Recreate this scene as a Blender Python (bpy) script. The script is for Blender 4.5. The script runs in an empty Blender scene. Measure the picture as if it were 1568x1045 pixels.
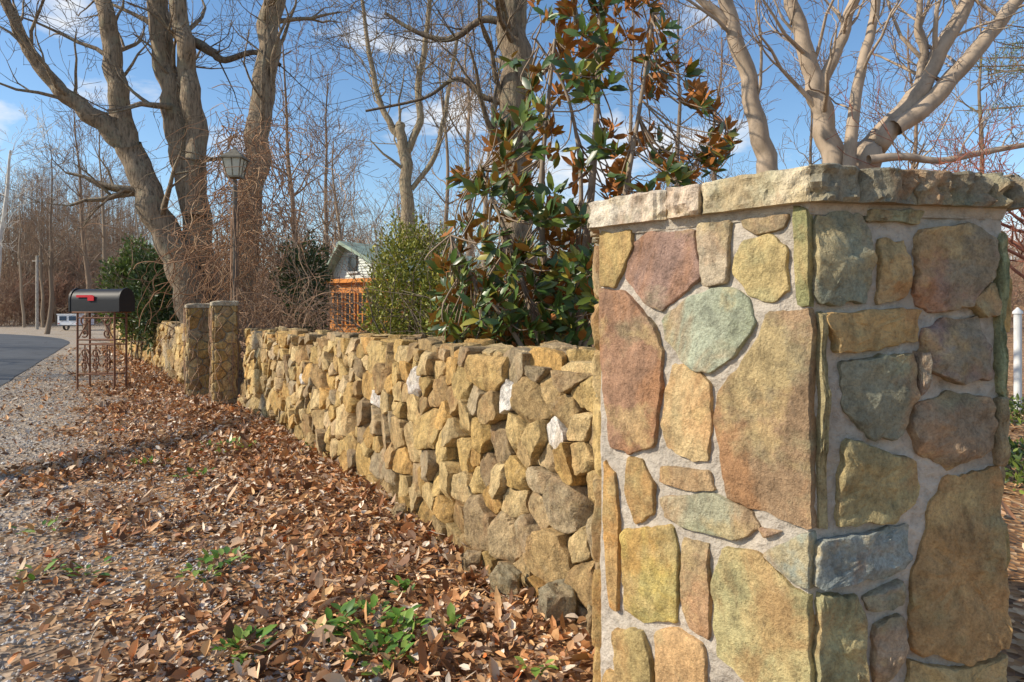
import bpy, math, random
import numpy as np
from mathutils import Vector, noise
random.seed(7); RS=np.random.RandomState(11)
scene=bpy.context.scene
EYE=1.4; F=1045.0
def at(px,py,Y):
    "image pixel coordinates + assumed depth -> world metres"
    return np.array([(px-784)/F*Y, Y, EYE-(py-475)/F*Y])  # px, py are image pixels; Y is an estimated depth
def sat(c,k=1.3):
    c=np.array(c,float); m=c.mean(); return np.clip(m+(c-m)*k,.01,.9)
# ---------------------------------------------------------------- mesh builder
class MB:
    def __init__(s): s.v=[];s.t=[];s.c=[];s.n=0
    def add(s,v,t,c):
        v=np.asarray(v,float); t=np.asarray(t,int)
        c=np.asarray(c,float)
        if c.ndim==1: c=np.tile(c[:3],(len(v),1))
        s.v.append(v); s.t.append(t+s.n); s.c.append(c[:,:3]); s.n+=len(v)
    def box(s,c,sz,col,R=None):
        c=np.array(c,float); sz=np.array(sz,float)/2
        k=np.array([[x,y,z] for x in(-1,1) for y in(-1,1) for z in(-1,1)])*sz
        if R is not None: k=k@np.array(R).T
        q=[(0,1,3,2),(4,6,7,5),(0,4,5,1),(2,3,7,6),(0,2,6,4),(1,5,7,3)]
        t=[];
        for a,b,d,e in q: t+=[(a,b,d),(a,d,e)]
        s.add(k+c,t,col)
    def obj(s,name,mat,parent=None,smooth=True,sharp=None):
        V=np.concatenate(s.v); T=np.concatenate(s.t); C=np.concatenate(s.c)
        me=bpy.data.meshes.new(name)
        me.vertices.add(len(V)); me.vertices.foreach_set('co',V.astype(np.float32).ravel())
        me.loops.add(len(T)*3); me.loops.foreach_set('vertex_index',T.astype(np.int32).ravel())
        me.polygons.add(len(T)); me.polygons.foreach_set('loop_start',np.arange(0,len(T)*3,3,dtype=np.int32))
        me.polygons.foreach_set('loop_total',np.full(len(T),3,dtype=np.int32))
        me.update(calc_edges=True)
        me.polygons.foreach_set('use_smooth',np.full(len(T),smooth))
        a=me.color_attributes.new('Col','FLOAT_COLOR','POINT')
        a.data.foreach_set('color',np.concatenate([C,np.ones((len(C),1))],1).astype(np.float32).ravel())
        me.validate(); me.update()
        if sharp: me.set_sharp_from_angle(angle=math.radians(sharp))
        me.materials.append(mat)
        o=bpy.data.objects.new(name,me); scene.collection.objects.link(o)
        if parent: o.parent=parent
        return o
def empty(name,loc=(0,0,0)):
    e=bpy.data.objects.new(name,None); scene.collection.objects.link(e); return e
# ---------------------------------------------------------------- materials
def newmat(name):
    m=bpy.data.materials.new(name); m.use_nodes=True; nt=m.node_tree
    return m,nt,nt.nodes['Principled BSDF']
def N(nt,typ,**k):
    n=nt.nodes.new(typ)
    for a,b in k.items():
        if a in n.inputs.keys(): n.inputs[a].default_value=b
        else: setattr(n,a,b)
    return n
def ramp(nt,src,stops):
    r=nt.nodes.new('ShaderNodeValToRGB'); e=r.color_ramp.elements
    while len(e)<len(stops): e.new(.5)
    for i,(p,c) in enumerate(stops):
        e[i].position=p; e[i].color=(c[0],c[1],c[2],1) if not isinstance(c,(int,float)) else (c,c,c,1)
    nt.links.new(src,r.inputs[0]); return r.outputs[0]
def mix(nt,a,b,f,mode='MIX'):
    m=nt.nodes.new('ShaderNodeMix'); m.data_type='RGBA'; m.blend_type=mode
    for s,i in((a,6),(b,7)):
        if isinstance(s,tuple): m.inputs[i].default_value=(*s,1)
        else: nt.links.new(s,m.inputs[i])
    if isinstance(f,(int,float)): m.inputs[0].default_value=f
    else: nt.links.new(f,m.inputs[0])
    return m.outputs[2]
def noise_n(nt,scale,detail=4,rough=.6,vec=None,dist=0):
    n=N(nt,'ShaderNodeTexNoise'); n.inputs['Scale'].default_value=scale; n.inputs['Detail'].default_value=detail
    n.inputs['Roughness'].default_value=rough; n.inputs['Distortion'].default_value=dist
    if vec is None: vec=pos(nt)
    nt.links.new(vec,n.inputs['Vector']); return n.outputs['Fac']
def pos(nt):
    return N(nt,'ShaderNodeNewGeometry').outputs['Position']
def objc(nt): return N(nt,'ShaderNodeTexCoord').outputs['Object']
def mapping(nt,vec,scale):
    m=N(nt,'ShaderNodeMapping'); m.inputs['Scale'].default_value=scale; nt.links.new(vec,m.inputs['Vector']); return m.outputs[0]
def bump(nt,p,h,strength,dist,prev=None):
    b=N(nt,'ShaderNodeBump'); b.inputs['Strength'].default_value=strength; b.inputs['Distance'].default_value=dist
    nt.links.new(h,b.inputs['Height'])
    if prev is not None: nt.links.new(prev,b.inputs['Normal'])
    nt.links.new(b.outputs[0],p.inputs['Normal']); return b.outputs[0]
def attr(nt):
    a=N(nt,'ShaderNodeAttribute'); a.attribute_name='Col'; return a.outputs['Color']
def mix_f(nt,s,k):
    m=N(nt,'ShaderNodeMath',operation='MULTIPLY'); nt.links.new(s,m.inputs[0]); m.inputs[1].default_value=k; return m.outputs[0]
def mat_stone(name,rust=.35,green=.3,lich=.15,bs=1.0,sc=1.0,dark=.5,b1=1.0,mlo=.42,mhi=1.45,fine_k=.9,ds=12):
    m,nt,p=newmat(name); c=attr(nt)
    v=pos(nt)
    c=mix(nt,c,(.42,.19,.07),mix_f(nt,ramp(nt,noise_n(nt,4*sc,5,.62,mapping(nt,v,(1,1,.6)),.8),[(.50,0),(.60,1)]),rust))
    c=mix(nt,c,(.27,.29,.16),mix_f(nt,ramp(nt,noise_n(nt,3.6*sc,5,.62,mapping(nt,v,(1.3,.8,1.5))),[(.52,0),(.61,1)]),green))
    c=mix(nt,c,(.55,.40,.18),mix_f(nt,ramp(nt,noise_n(nt,5.5*sc,5,.65,mapping(nt,v,(.8,1.3,1.1))),[(.53,0),(.61,1)]),rust))
    c=mix(nt,c,ramp(nt,noise_n(nt,24,6,.72,mapping(nt,v,(1,1,.7))),[(.34,mlo),(.5,1),(.68,mhi)]),1.0,'MULTIPLY')
    fine=noise_n(nt,120,4,.75)
    c=mix(nt,c,ramp(nt,fine,[(.35,.55),(.5,1),(.68,1.3)]),fine_k,'MULTIPLY')
    if lich: c=mix(nt,c,(.60,.57,.46),mix_f(nt,ramp(nt,noise_n(nt,15,5,.78,mapping(nt,v,(1,1.2,.9))),[(.6,0),(.65,1)]),lich))
    c=mix(nt,c,(.06,.045,.03),mix_f(nt,ramp(nt,noise_n(nt,ds,6,.8,mapping(nt,v,(1.4,1.2,1.1))),[(.58,0),(.67,1)]),dark))
    nt.links.new(c,p.inputs['Base Color']); p.inputs['Roughness'].default_value=.75
    p.inputs['Specular IOR Level'].default_value=.3
    b=bump(nt,p,noise_n(nt,18,6,.72,mapping(nt,v,(1,1,.8))),b1,.04)
    bump(nt,p,fine,.7*bs,.008,b)
    return m
def mat_attr(name,rough=.8,ns=20,nb=.3,bd=.01,stretch=(1,1,1),lo=.6,hi=1.25,trans=0,spec=.3,coords='p',lichen=None,detail=4):
    m,nt,p=newmat(name); c=attr(nt); v=pos(nt) if coords=='p' else objc(nt)
    if stretch!=(1,1,1): v=mapping(nt,v,stretch)
    n=noise_n(nt,ns,detail,.65,v)
    c=mix(nt,c,ramp(nt,n,[(.3,lo),(.5,1),(.72,hi)]),1.0,'MULTIPLY')
    if lichen:
        c=mix(nt,c,lichen,mix_f(nt,ramp(nt,noise_n(nt,ns*.12,5,.7),[(.52,0),(.62,1)]),.5))
    nt.links.new(c,p.inputs['Base Color']); p.inputs['Roughness'].default_value=rough
    p.inputs['Specular IOR Level'].default_value=spec
    if nb: bump(nt,p,n,nb,bd)
    if trans: addtrans(nt,p,c,trans)
    return m
def addtrans(nt,p,c,trans):
    t=N(nt,'ShaderNodeBsdfTranslucent'); nt.links.new(c,t.inputs[0])
    ms=N(nt,'ShaderNodeMixShader'); ms.inputs[0].default_value=trans
    nt.links.new(p.outputs[0],ms.inputs[1]); nt.links.new(t.outputs[0],ms.inputs[2])
    nt.links.new(ms.outputs[0],nt.nodes['Material Output'].inputs[0])
def mat_simple(name,rough=.85,trans=0,spec=.2):
    m,nt,p=newmat(name); nt.links.new(attr(nt),p.inputs['Base Color']); p.inputs['Roughness'].default_value=rough
    p.inputs['Specular IOR Level'].default_value=spec
    if trans: addtrans(nt,p,attr(nt),trans)
    return m
M_pst=mat_stone('pillar_stone',.5,.38,.04,.7,.8,.3,.6,.62,1.3,.6,7)
M_wst=mat_stone('wall_stone',.25,.05,.10,1.0,1.2,.35,.9,.5,1.38,.8)
M_mort=mat_attr('mortar',.9,38,.9,.015,lo=.72,hi=1.15)
M_core=mat_attr('wall_core',.95,20,.6,.02)
M_bark=mat_attr('bark',.9,22,1.0,.05,(1,1,.22),.3,1.4,lichen=(.32,.30,.2))
M_bsm=mat_attr('smooth_bark',.75,9,.25,.01,(1,1,.5),.65,1.15)
M_twig=mat_simple('twig')
M_leaf=mat_simple('dead_leaf',.6,0,.3)
M_green=mat_simple('green_leaf',.45,.18,.4)
M_peb=mat_simple('pebble')
def mat_magnolia():
    m,nt,p=newmat('magnolia_leaf'); g=N(nt,'ShaderNodeNewGeometry'); c=attr(nt)
    c2=mix(nt,c,(.42,.15,.03),g.outputs['Backfacing'])
    nt.links.new(c2,p.inputs['Base Color'])
    r=N(nt,'ShaderNodeMapRange'); nt.links.new(g.outputs['Backfacing'],r.inputs[0]); r.inputs[3].default_value=.36; r.inputs[4].default_value=.75
    nt.links.new(r.outputs[0],p.inputs['Roughness'])
    t=N(nt,'ShaderNodeBsdfTranslucent'); t.inputs[0].default_value=(.25,.18,.03,1)
    ms=N(nt,'ShaderNodeMixShader'); ms.inputs[0].default_value=.14
    nt.links.new(p.outputs[0],ms.inputs[1]); nt.links.new(t.outputs[0],ms.inputs[2])
    nt.links.new(ms.outputs[0],nt.nodes['Material Output'].inputs[0]); return m
M_mag=mat_magnolia()
# ---------------------------------------------------------------- stones
def resample(P,step):
    P=np.asarray(P,float); out=[]
    for i in range(len(P)):
        a=P[i];b=P[(i+1)%len(P)]; k=max(1,int(np.ceil(np.linalg.norm(b-a)/step)))
        for j in range(k): out.append(a+(b-a)*j/k)
    return np.array(out)
def chaikin(P,it=1,w=.25):
    for _ in range(it):
        Q=[]
        for i in range(len(P)):
            a=P[i];b=P[(i+1)%len(P)]; Q+= [a*(1-w)+b*w, a*w+b*(1-w)]
        P=np.array(Q)
    return P
def nz(x,y,z): return noise.noise(Vector((x,y,z)))
def area(P):
    x,y=P[:,0],P[:,1]; return .5*np.sum(x*np.roll(y,-1)-np.roll(x,-1)*y)
def stone(mb,poly,O,U,V,Nn,back,front,col,step=.02,rough=.006,relief=.008,edge=.012,chis=.3,seed=0,w=.2,sidelev=0,tilt=0,nf=3,floor=-1):
    P=np.asarray(poly,float)
    if area(P)<0: P=P[::-1]
    P=chaikin(P,1,w); P=resample(P,step); c=P.mean(0); rad=np.mean(np.linalg.norm(P-c,axis=1))
    rng=random.Random(seed); sx,sy=rng.uniform(-50,50),rng.uniform(-50,50)
    Q=np.array([p+(p-c)/rad*rough*1.6*(nz(p[0]*14+sx,p[1]*14+sy,3)+.5*nz(p[0]*45+sx,p[1]*45+sy,4)) for p in P])
    planes=[(math.cos(a),math.sin(a),rng.uniform(.4,.95)*rad,rng.uniform(.4,1.6)*chis) for a in [rng.uniform(0,6.28) for _ in range(nf)]]
    ta=rng.uniform(0,6.28); tl=rng.uniform(.3,1)*tilt; tx,ty=math.cos(ta)*tl,math.sin(ta)*tl
    lv=[(0,-back,0)]
    for k in range(sidelev): lv.append((0,-back+(front+back)*(k+1)/(sidelev+1),1))
    lv+=[(0,front-edge*1.6,1),(edge*.25,front-edge*.6,1),(edge*.7,front-edge*.15,1),(edge*1.5,front,1)]
    e=1-edge*1.5/rad
    rings=[(1-i/rad,h,f) for i,h,f in lv]+[(e*k,front,1) for k in(.88,.74,.58,.4,.2)]
    n=len(Q); verts=[];cols=[]
    col=np.array(col,float)
    for s,h,f in rings:
        for q in Q:
            x,y=c+(q-c)*s
            if f:
                if s>.9:
                    a=rough*1.2*nz(x*30+sx,y*30+sy,h*40); d=(q-c)/rad; x+=d[0]*a; y+=d[1]*a
                hh=h+relief*(nz(x*9+sx,y*9+sy,seed%7)+.6*nz(x*25+sx,y*25+sy,5)+.3*nz(x*60+sx,y*60+sy,6))+(x-c[0])*tx+(y-c[1])*ty
                for dx,dy,o,sl in planes:
                    k=(x-c[0])*dx+(y-c[1])*dy-o
                    if k>0: hh-=k*sl
                if h<front-edge: hh=min(hh,h) if not sidelev else h
                elif floor>0: hh=max(hh,floor+.25*relief*nz(x*30,y*30,2))
                hh=max(hh,-back)
            else: hh=h
            verts.append(O+U*x+V*y+Nn*hh)
            cols.append(col*(1+.3*nz(x*6+sx,y*6,seed%5)))
    tris=[]
    for r in range(len(rings)-1):
        for i in range(n):
            a=r*n+i;b=r*n+(i+1)%n; tris+=[(a,b,b+n),(a,b+n,a+n)]
    m=len(verts); verts.append(np.mean(verts[-n:],axis=0)); cols.append(col)
    for i in range(n): tris.append(((len(rings)-1)*n+i,(len(rings)-1)*n+(i+1)%n,m))
    if sidelev:
        b=len(verts); verts.append(O+U*c[0]+V*c[1]-Nn*back); cols.append(col)
        for i in range(n): tris.append((i,b,(i+1)%n))
    mb.add(np.array(verts),tris,np.array(cols))
def clip(poly,mx,my,nx,ny):
    out=[]; L=len(poly)
    for i in range(L):
        a=poly[i];b=poly[(i+1)%L]
        da=(a[0]-mx)*nx+(a[1]-my)*ny; db=(b[0]-mx)*nx+(b[1]-my)*ny
        if da<=0: out.append(a)
        if (da<0)!=(db<0) and da!=db:
            t=da/(da-db); out.append((a[0]+(b[0]-a[0])*t,a[1]+(b[1]-a[1])*t))
    return out
def cells(w,h,r0,r1,rng,asp=1.15,gap=.008):
    S=[];
    for _ in range(int(w*h/(r0*r0)*16)):
        x,y=rng.uniform(0,w),rng.uniform(0,h); r=r0+(r1-r0)*rng.random()**1.3
        if all(((x-a)/asp)**2+(y-b)**2>((r+q)*.5)**2*3.2 for a,b,q in S if abs(x-a)<r1*4): S.append((x,y,r))
    out=[]
    for i,(x,y,r) in enumerate(S):
        P=[(0,0),(w,0),(w,h),(0,h)]
        for j,(a,b,q) in enumerate(S):
            if i==j or abs(a-x)>r1*7 or abs(b-y)>r1*7: continue
            f=.5+.2*(r-q)/(r+q)*2
            f=min(.72,max(.28,f))
            mx,my=x+(a-x)*f,y+(b-y)*f; dx,dy=(a-x)/asp**2,(b-y); l=math.hypot(dx,dy)
            P=clip(P,mx-dx/l*gap/2,my-dy/l*gap/2,dx/l,dy/l)
            if len(P)<3: break
        if len(P)>=3:
            A=abs(area(np.array(P)))
            if A>.0009: out.append(P)
    return out
WCOL=[sat(c,1.18) for c in[(.62,.45,.22),(.56,.40,.19),(.45,.32,.17),(.66,.50,.28),(.36,.265,.16),(.54,.41,.25),(.58,.37,.16),(.44,.35,.23),(.62,.46,.24),(.50,.34,.15),(.40,.27,.14)]]
# ================================================================= PILLAR
HC=np.array([.866,2.38]); HX=[np.array(p) for p in((.256,2.27),(.75,1.70),(1.36,1.81),(1.476,2.49),(.98,3.06),(.372,2.95))]
body=[HC+(p-HC)*.93 for p in HX]
pillar=empty('stone_pillar')
mbm=MB(); mbs=MB()
def z3(p,z): return np.array([p[0],p[1],z])
ZT=1.672
for i in range(6):
    a,b=body[i],body[(i+1)%6]; L=np.linalg.norm(b-a); U=z3((b-a)/L,0); V=np.array([0,0,1.]); O=z3(a,0); Nn=np.cross(U,V)
    nu,nv=40,110; vs=[];cs=[];ts=[]
    for r in range(nv+1):
        for k in range(nu+1):
            x=L*k/nu; y=-.05+(ZT+.05)*r/nv; e=min(1,min(k,nu-k)/2)
            vs.append(O+U*x+V*y+Nn*(e*(.010*nz(x*9+i*7,y*9,1)+.006*nz(x*30,y*30,i))))
            g=1+.25*nz(x*5,y*5,i); cs.append(np.array([.47,.41,.335])*g)
    for r in range(nv):
        for k in range(nu):
            q=r*(nu+1)+k; ts+=[(q,q+1,q+nu+2),(q,q+nu+2,q+nu+1)]
    mbm.add(vs,ts,cs)
Lf=[([(922,360),(966,356),(970,380),(958,404),(945,438),(923,436)],(.42,.30,.12)),
([(975,375),(1000,360),(1060,357),(1070,388),(1073,425),(1043,450),(1015,473),(990,460),(964,425),(965,400)],(.33,.21,.16)),
([(1072,347),(1120,342),(1118,390),(1112,428),(1080,436),(1078,400)],(.47,.38,.26)),
([(1140,372),(1180,364),(1203,380),(1207,440),(1190,458),(1150,450),(1129,420),(1129,392)],(.52,.40,.18)),
([(1142,338),(1202,330),(1202,348),(1165,357),(1145,350)],(.42,.31,.18)),
([(1218,322),(1240,320),(1242,468),(1222,462)],(.28,.27,.12)),
([(1020,490),(1060,455),(1120,440),(1145,460),(1158,490),(1130,540),(1090,568),(1060,560),(1022,520)],(.40,.42,.30)),
([(921,444),(955,447),(1005,500),(1016,540),(1013,600),(1005,680),(965,690),(936,676),(930,600),(925,520)],(.35,.20,.12)),
([(1035,562),(1065,564),(1085,590),(1090,650),(1086,702),(1060,698),(1024,685),(1018,650),(1025,600)],(.58,.42,.21)),
([(1175,482),(1244,478),(1248,640),(1246,800),(1235,803),(1150,773),(1117,755),(1102,640),(1107,600),(1140,560),(1165,520)],(.35,.23,.13)),
([(964,702),(985,705),(1000,740),(1003,785),(975,795),(962,750)],(.42,.30,.12)),
([(1018,714),(1085,722),(1098,750),(1050,746),(1012,736)],(.50,.34,.18)),
([(1020,762),(1090,757),(1150,782),(1162,805),(1130,825),(1050,805),(1022,790)],(.38,.36,.24)),
([(958,812),(1033,807),(1040,850),(1040,900),(1036,948),(985,948),(960,930)],(.52,.39,.12)),
([(1047,824),(1088,832),(1084,870),(1086,900),(1088,975),(1060,960),(1047,930)],(.46,.28,.15)),
([(1112,840),(1165,850),(1215,900),(1246,915),(1246,1075),(1190,1065),(1140,1035),(1102,998),(1097,900)],(.43,.37,.18)),
([(1172,848),(1230,820),(1244,818),(1244,897),(1220,887)],(.30,.31,.24)),
([(944,962),(985,965),(998,1008),(1000,1060),(950,1042)],(.44,.33,.14)),
([(1008,970),(1040,963),(1078,990),(1084,1070),(1012,1060)],(.54,.34,.16)),
([(928,706),(944,730),(951,790),(948,930),(936,925),(930,800)],(.54,.30,.10)),
([(1145,1055),(1242,1095),(1242,1180),(1120,1150)],(.3,.26,.13)),([(1020,1078),(1105,1085),(1108,1160),(1020,1140)],(.36,.24,.12)),
([(1166,806),(1196,812),(1176,818)],(.45,.3,.2)),
([(940,1055),(1005,1075),(1008,1128),(942,1105)],(.36,.3,.15))]
Rf=[([(1246,332),(1315,328),(1328,400),(1320,460),(1248,466)],(.26,.265,.19)),
([(1325,322),(1405,324),(1400,342),(1330,338)],(.29,.29,.18)),
([(1341,370),(1383,368),(1385,455),(1342,460)],(.38,.27,.14)),
([(1405,355),(1480,345),(1512,370),(1506,425),(1470,462),(1420,476),(1398,460)],(.33,.21,.15)),
([(1270,484),(1330,477),(1402,475),(1400,520),(1340,530),(1272,540)],(.48,.31,.13)),
([(1478,462),(1514,432),(1518,480),(1500,488)],(.44,.28,.14)),
([(1412,507),(1450,487),(1490,492),(1500,530),(1503,580),(1460,583),(1412,560)],(.33,.23,.19)),
([(1287,560),(1340,547),(1388,545),(1388,600),(1370,665),(1330,665),(1287,620)],(.26,.245,.17)),
([(1402,622),(1450,602),(1500,607),(1513,650),(1511,686),(1450,708),(1410,698),(1394,660)],(.35,.26,.17)),
([(1292,672),(1340,690),(1398,702),(1398,760),(1370,788),(1285,803),(1282,760)],(.37,.30,.15)),
([(1442,732),(1528,718),(1532,975),(1470,1008),(1392,988),(1387,930),(1407,850),(1422,780)],(.43,.27,.12)),
([(1248,828),(1320,817),(1383,802),(1388,850),(1355,878),(1248,893)],(.29,.31,.28)),
([(1325,914),(1368,887),(1373,920),(1332,930)],(.32,.27,.2)),
([(1334,960),(1372,937),(1378,990),(1348,1045),(1334,1045)],(.4,.29,.19)),
([(1392,1012),(1470,1024),(1530,1000),(1534,1080),(1392,1085)],(.42,.32,.16)),
([(1248,912),(1315,912),(1318,1060),(1248,1085)],(.38,.34,.18)),
([(1250,482),(1258,482),(1264,800),(1250,800)],(.36,.30,.16)),
([(1521,380),(1538,352),(1540,600),(1522,596)],(.31,.33,.18)),
([(1520,618),(1540,612),(1540,705),(1521,706)],(.35,.27,.16)),
([(1410,540),(1398,535),(1400,600),(1410,590)],(.30,.30,.27)),
([(1250,1100),(1330,1075),(1400,1098),(1400,1180),(1250,1200)],(.3,.25,.15)),([(1415,1098),(1530,1092),(1530,1190),(1415,1180)],(.33,.25,.15))]
for fi,lst in((0,Lf),(1,Rf)):
    a,b=body[fi],body[fi+1]; L=np.linalg.norm(b-a); U=z3((b-a)/L,0); V=np.array([0,0,1.]); O=z3(a,0); Nn=np.cross(U,V)
    for k,(pl,col) in enumerate(lst):
        Q=[]
        for px,py in pl:
            d=np.array([(px-784)/F,1,-(py-475)/F]); C=np.array([0,0,EYE]); t=np.dot(O-C,Nn)/np.dot(d,Nn)
            X=C+d*t-O; Q.append((X@U,X@V))
        Q=np.array(Q); cc_=Q.mean(0); rr=np.linalg.norm(Q-cc_,axis=1)[:,None]
        Q=cc_+(Q-cc_)*(1+.0085/rr); Q[:,0]=np.clip(Q[:,0],.004 if fi==0 else -.02,L+.012 if fi==0 else L-.004)
        fr=.014+.010*random.random()
        if fi==1: fr+=.008
        stone(mbs,Q,O,U,V,Nn,.03,fr,col,step=.012,rough=(.005 if fi==0 else .009),relief=(.004 if fi==0 else .014),edge=.004,chis=(.10 if fi==0 else .35),seed=k+fi*40,w=.07,tilt=(.02 if fi==0 else .05),nf=3,floor=.009)
rng=random.Random(5)
for fi in range(6):
    a,b=body[fi],body[(fi+1)%6]; L=np.linalg.norm(b-a); U=z3((b-a)/L,0); V=np.array([0,0,1.]); Nn=np.cross(U,V)
    hh=1.62 if fi>1 else .22
    for k,c in enumerate(cells(L-.04,hh,.07,.14,rng,1.0,.022)):
        stone(mbs,c,z3(a,0)+U*.02,U,V,Nn,.03,.03,rng.choice(WCOL)*.85,step=.035,relief=.012,edge=.007,w=.1,seed=k+fi*50,floor=.01)
mbm.obj('mortar_body',M_mort,pillar)
mbc=MB()
def capst(poly,col,seed,zt=1.766,zb=1.674,rough=.012):
    stone(mbc,np.array(poly),np.array([0,0,zb]),np.array([1.,0,0]),np.array([0,1.,0]),np.array([0,0,1.]),0,zt-zb,col,step=.012,rough=rough,relief=.006,edge=.008,chis=.02,seed=seed,w=.04,sidelev=7)
def lerp(a,b,t): return a+(b-a)*t
segs=[(0,[0,.40,.57,1]),(1,[0,.5,.86,1]),(2,[0,.5,1]),(3,[0,.6,1]),(4,[0,.45,1]),(5,[0,.55,1])]
cc={0:[(.62,.54,.42),(.57,.45,.33),(.60,.50,.33)],1:[(.28,.245,.17),(.30,.26,.18),(.29,.26,.17)]}  # slabs off the left face are darker: shade and lichen painted into the colour
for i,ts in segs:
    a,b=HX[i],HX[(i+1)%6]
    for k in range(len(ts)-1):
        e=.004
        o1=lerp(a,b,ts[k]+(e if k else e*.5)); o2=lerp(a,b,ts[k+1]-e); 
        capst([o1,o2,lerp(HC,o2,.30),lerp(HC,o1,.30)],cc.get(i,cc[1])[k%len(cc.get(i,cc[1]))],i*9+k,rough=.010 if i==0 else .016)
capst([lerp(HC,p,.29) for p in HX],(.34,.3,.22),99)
bed=[lerp(HC,p,.955) for p in HX]
vb=[z3(p,1.645) for p in [lerp(HC,p,.935) for p in HX]]+[z3(p,1.69) for p in bed]
mbm=MB(); mbm.add(vb,[t for i in range(6) for t in((i,(i+1)%6,6+(i+1)%6),(i,6+(i+1)%6,6+i))],(.45,.39,.31)); mbm.obj('cap_bedding',M_mort,pillar,smooth=False)
mbs.obj('face_stones',M_pst,pillar,sharp=35); mbc.obj('cap_slabs',M_pst,pillar,sharp=35)
# ================================================================= DRY STONE WALL
def path_at(pts,s):
    for i in range(len(pts)-1):
        a=np.array(pts[i]);b=np.array(pts[i+1]);l=np.linalg.norm(b-a)
        if s<=l or i==len(pts)-2: return a+(b-a)*min(s,l)/l,(b-a)/l
        s-=l
def build_wall(name,pts,h0,h1,r0,r1,step,rng,white=()):
    root=empty(name); mb=MB(); core=MB(); white=list(white)
    L=sum(np.linalg.norm(np.array(pts[i+1])-np.array(pts[i])) for i in range(len(pts)-1))
    for face in(0,1):
        cl_=cells(L,1.25,r0,r1,rng,1.0,.006); wset=set()
        if not face:
            cen=[]
            for c in cl_:
                m=np.array(c).mean(0); p,t=path_at(pts,m[0]); cen.append((784+F*p[0]/p[1],475+F*(EYE-m[1]*.94)/p[1]))
            for wx,wy in white: wset.add(int(np.argmin([math.hypot(x-wx,y-wy)+(30 if abs(area(np.array(cl_[i_])))>.035 else 0) for i_,(x,y) in enumerate(cen)])))
        for k,c in enumerate(cl_):
            c=np.array(c); m=c.mean(0); p,t=path_at(pts,m[0]); n=np.array([-t[1],t[0]])
            if n[0]>0: n=-n
            H=h0+(h1-h0)*m[0]/L; sc=H/1.25
            if face: p=p-n*.46; n=-n
            U=z3(t,0); V=z3(-n*.06,1.0); Nn=z3(n,.06)
            if np.dot(np.cross(U,V),Nn)<0: q=c*np.array([-1,1]); UU=-U
            else: q=c.copy(); UU=U
            q=q.copy(); q[:,0]-=q.mean(0)[0]; q[:,1]*=sc
            top=q[:,1]>H-.03
            if top.any(): q[top,1]+=rng.uniform(-.06,.045)
            col=np.array(rng.choice(WCOL))*rng.uniform(.78,1.12)
            if k in wset: col=np.array([.78,.72,.64])
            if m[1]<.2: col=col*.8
            fr=rng.uniform(.03,.105)
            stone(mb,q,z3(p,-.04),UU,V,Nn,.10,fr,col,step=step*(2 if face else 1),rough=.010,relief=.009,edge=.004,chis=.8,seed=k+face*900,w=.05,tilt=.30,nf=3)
    T=.46
    for k,c in enumerate(cells(L,T,r0*.9,r1*.9,rng,1.4,.005)):
        c=np.array(c); m=c.mean(0); p,t=path_at(pts,m[0]); n=np.array([-t[1],t[0]])
        if n[0]>0: n=-n
        H=h0+(h1-h0)*m[0]/L-.07
        U=z3(t,0); V=z3(-n,0); Nn=np.array([0,0,1.])
        q=c.copy(); q[:,0]-=m[0]
        if np.dot(np.cross(U,V),Nn)<0: q[:,0]*=-1; U=-U
        stone(mb,q,z3(p+(-n)*.05,H),U,V,Nn,.06,rng.uniform(.0,.09),np.array(rng.choice(WCOL))*.9,step=step*1.3,rough=.012,relief=.012,edge=.006,chis=.3,seed=k+5000,w=.06,tilt=.15)
    for i in range(len(pts)-1):
        a=np.array(pts[i]);b=np.array(pts[i+1]); t=(b-a)/np.linalg.norm(b-a); n=np.array([-t[1],t[0]])
        if n[0]>0: n=-n
        H=min(h0,h1)-.1
        q=[z3(a-n*.05,-.1),z3(b-n*.05,-.1),z3(b-n*.41,-.1),z3(a-n*.41,-.1)]
        v=q+[x+np.array([0,0,H+.1])+ (z3(-n*.05,0) if j<2 else z3(n*.05,0)) for j,x in enumerate(q)]
        core.add(v,[(0,1,5),(0,5,4),(1,2,6),(1,6,5),(2,3,7),(2,7,6),(3,0,4),(3,4,7),(4,5,6),(4,6,7)],(.07,.05,.03))
    mb.obj('stones',M_wst,root,sharp=28); core.obj('core',M_core,root,smooth=False)
    return root
W1=[(.52,2.88),(-.2,3.92),(-.98,5.3),(-2.67,8.1),(-3.95,10.1)]
build_wall('dry_stone_wall',W1,1.20,1.13,.060,.165,.022,random.Random(6),
   white=[(582,590),(645,592),(770,618),(858,660),(470,575)])
W2=[(-5.0,11.3),(-6.3,13.0),(-8.8,17.0),(-12.8,22.5),(-17,29)]
build_wall('dry_stone_wall',W2,1.13,1.13,.10,.19,.06,random.Random(4))
mb=MB()
for k,(x,y,w,h,c) in enumerate([(.22,3.12,.20,.15,(.30,.25,.16)),(-.02,3.38,.17,.12,(.38,.31,.19)),(-.22,3.72,.12,.08,(.36,.26,.15)),(.36,2.98,.1,.1,(.38,.29,.16)),(-.75,4.6,.12,.08,(.36,.28,.16))]):
    r=random.Random(k); P=[(w*.5*math.cos(a)*r.uniform(.75,1.15),w*.42*math.sin(a)*r.uniform(.75,1.15)) for a in np.linspace(0,6.28,7)[:-1]]
    stone(mb,P,np.array([x,y,0]),np.array([1.,0,0]),np.array([0,1.,.12]),np.array([0,-.12,1.]),.03,h,c,step=.02,rough=.012,relief=.02,edge=.01,chis=.7,seed=k+300,w=.08,sidelev=3,tilt=.3)
mb.obj('loose_stones',M_wst,sharp=32)
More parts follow.
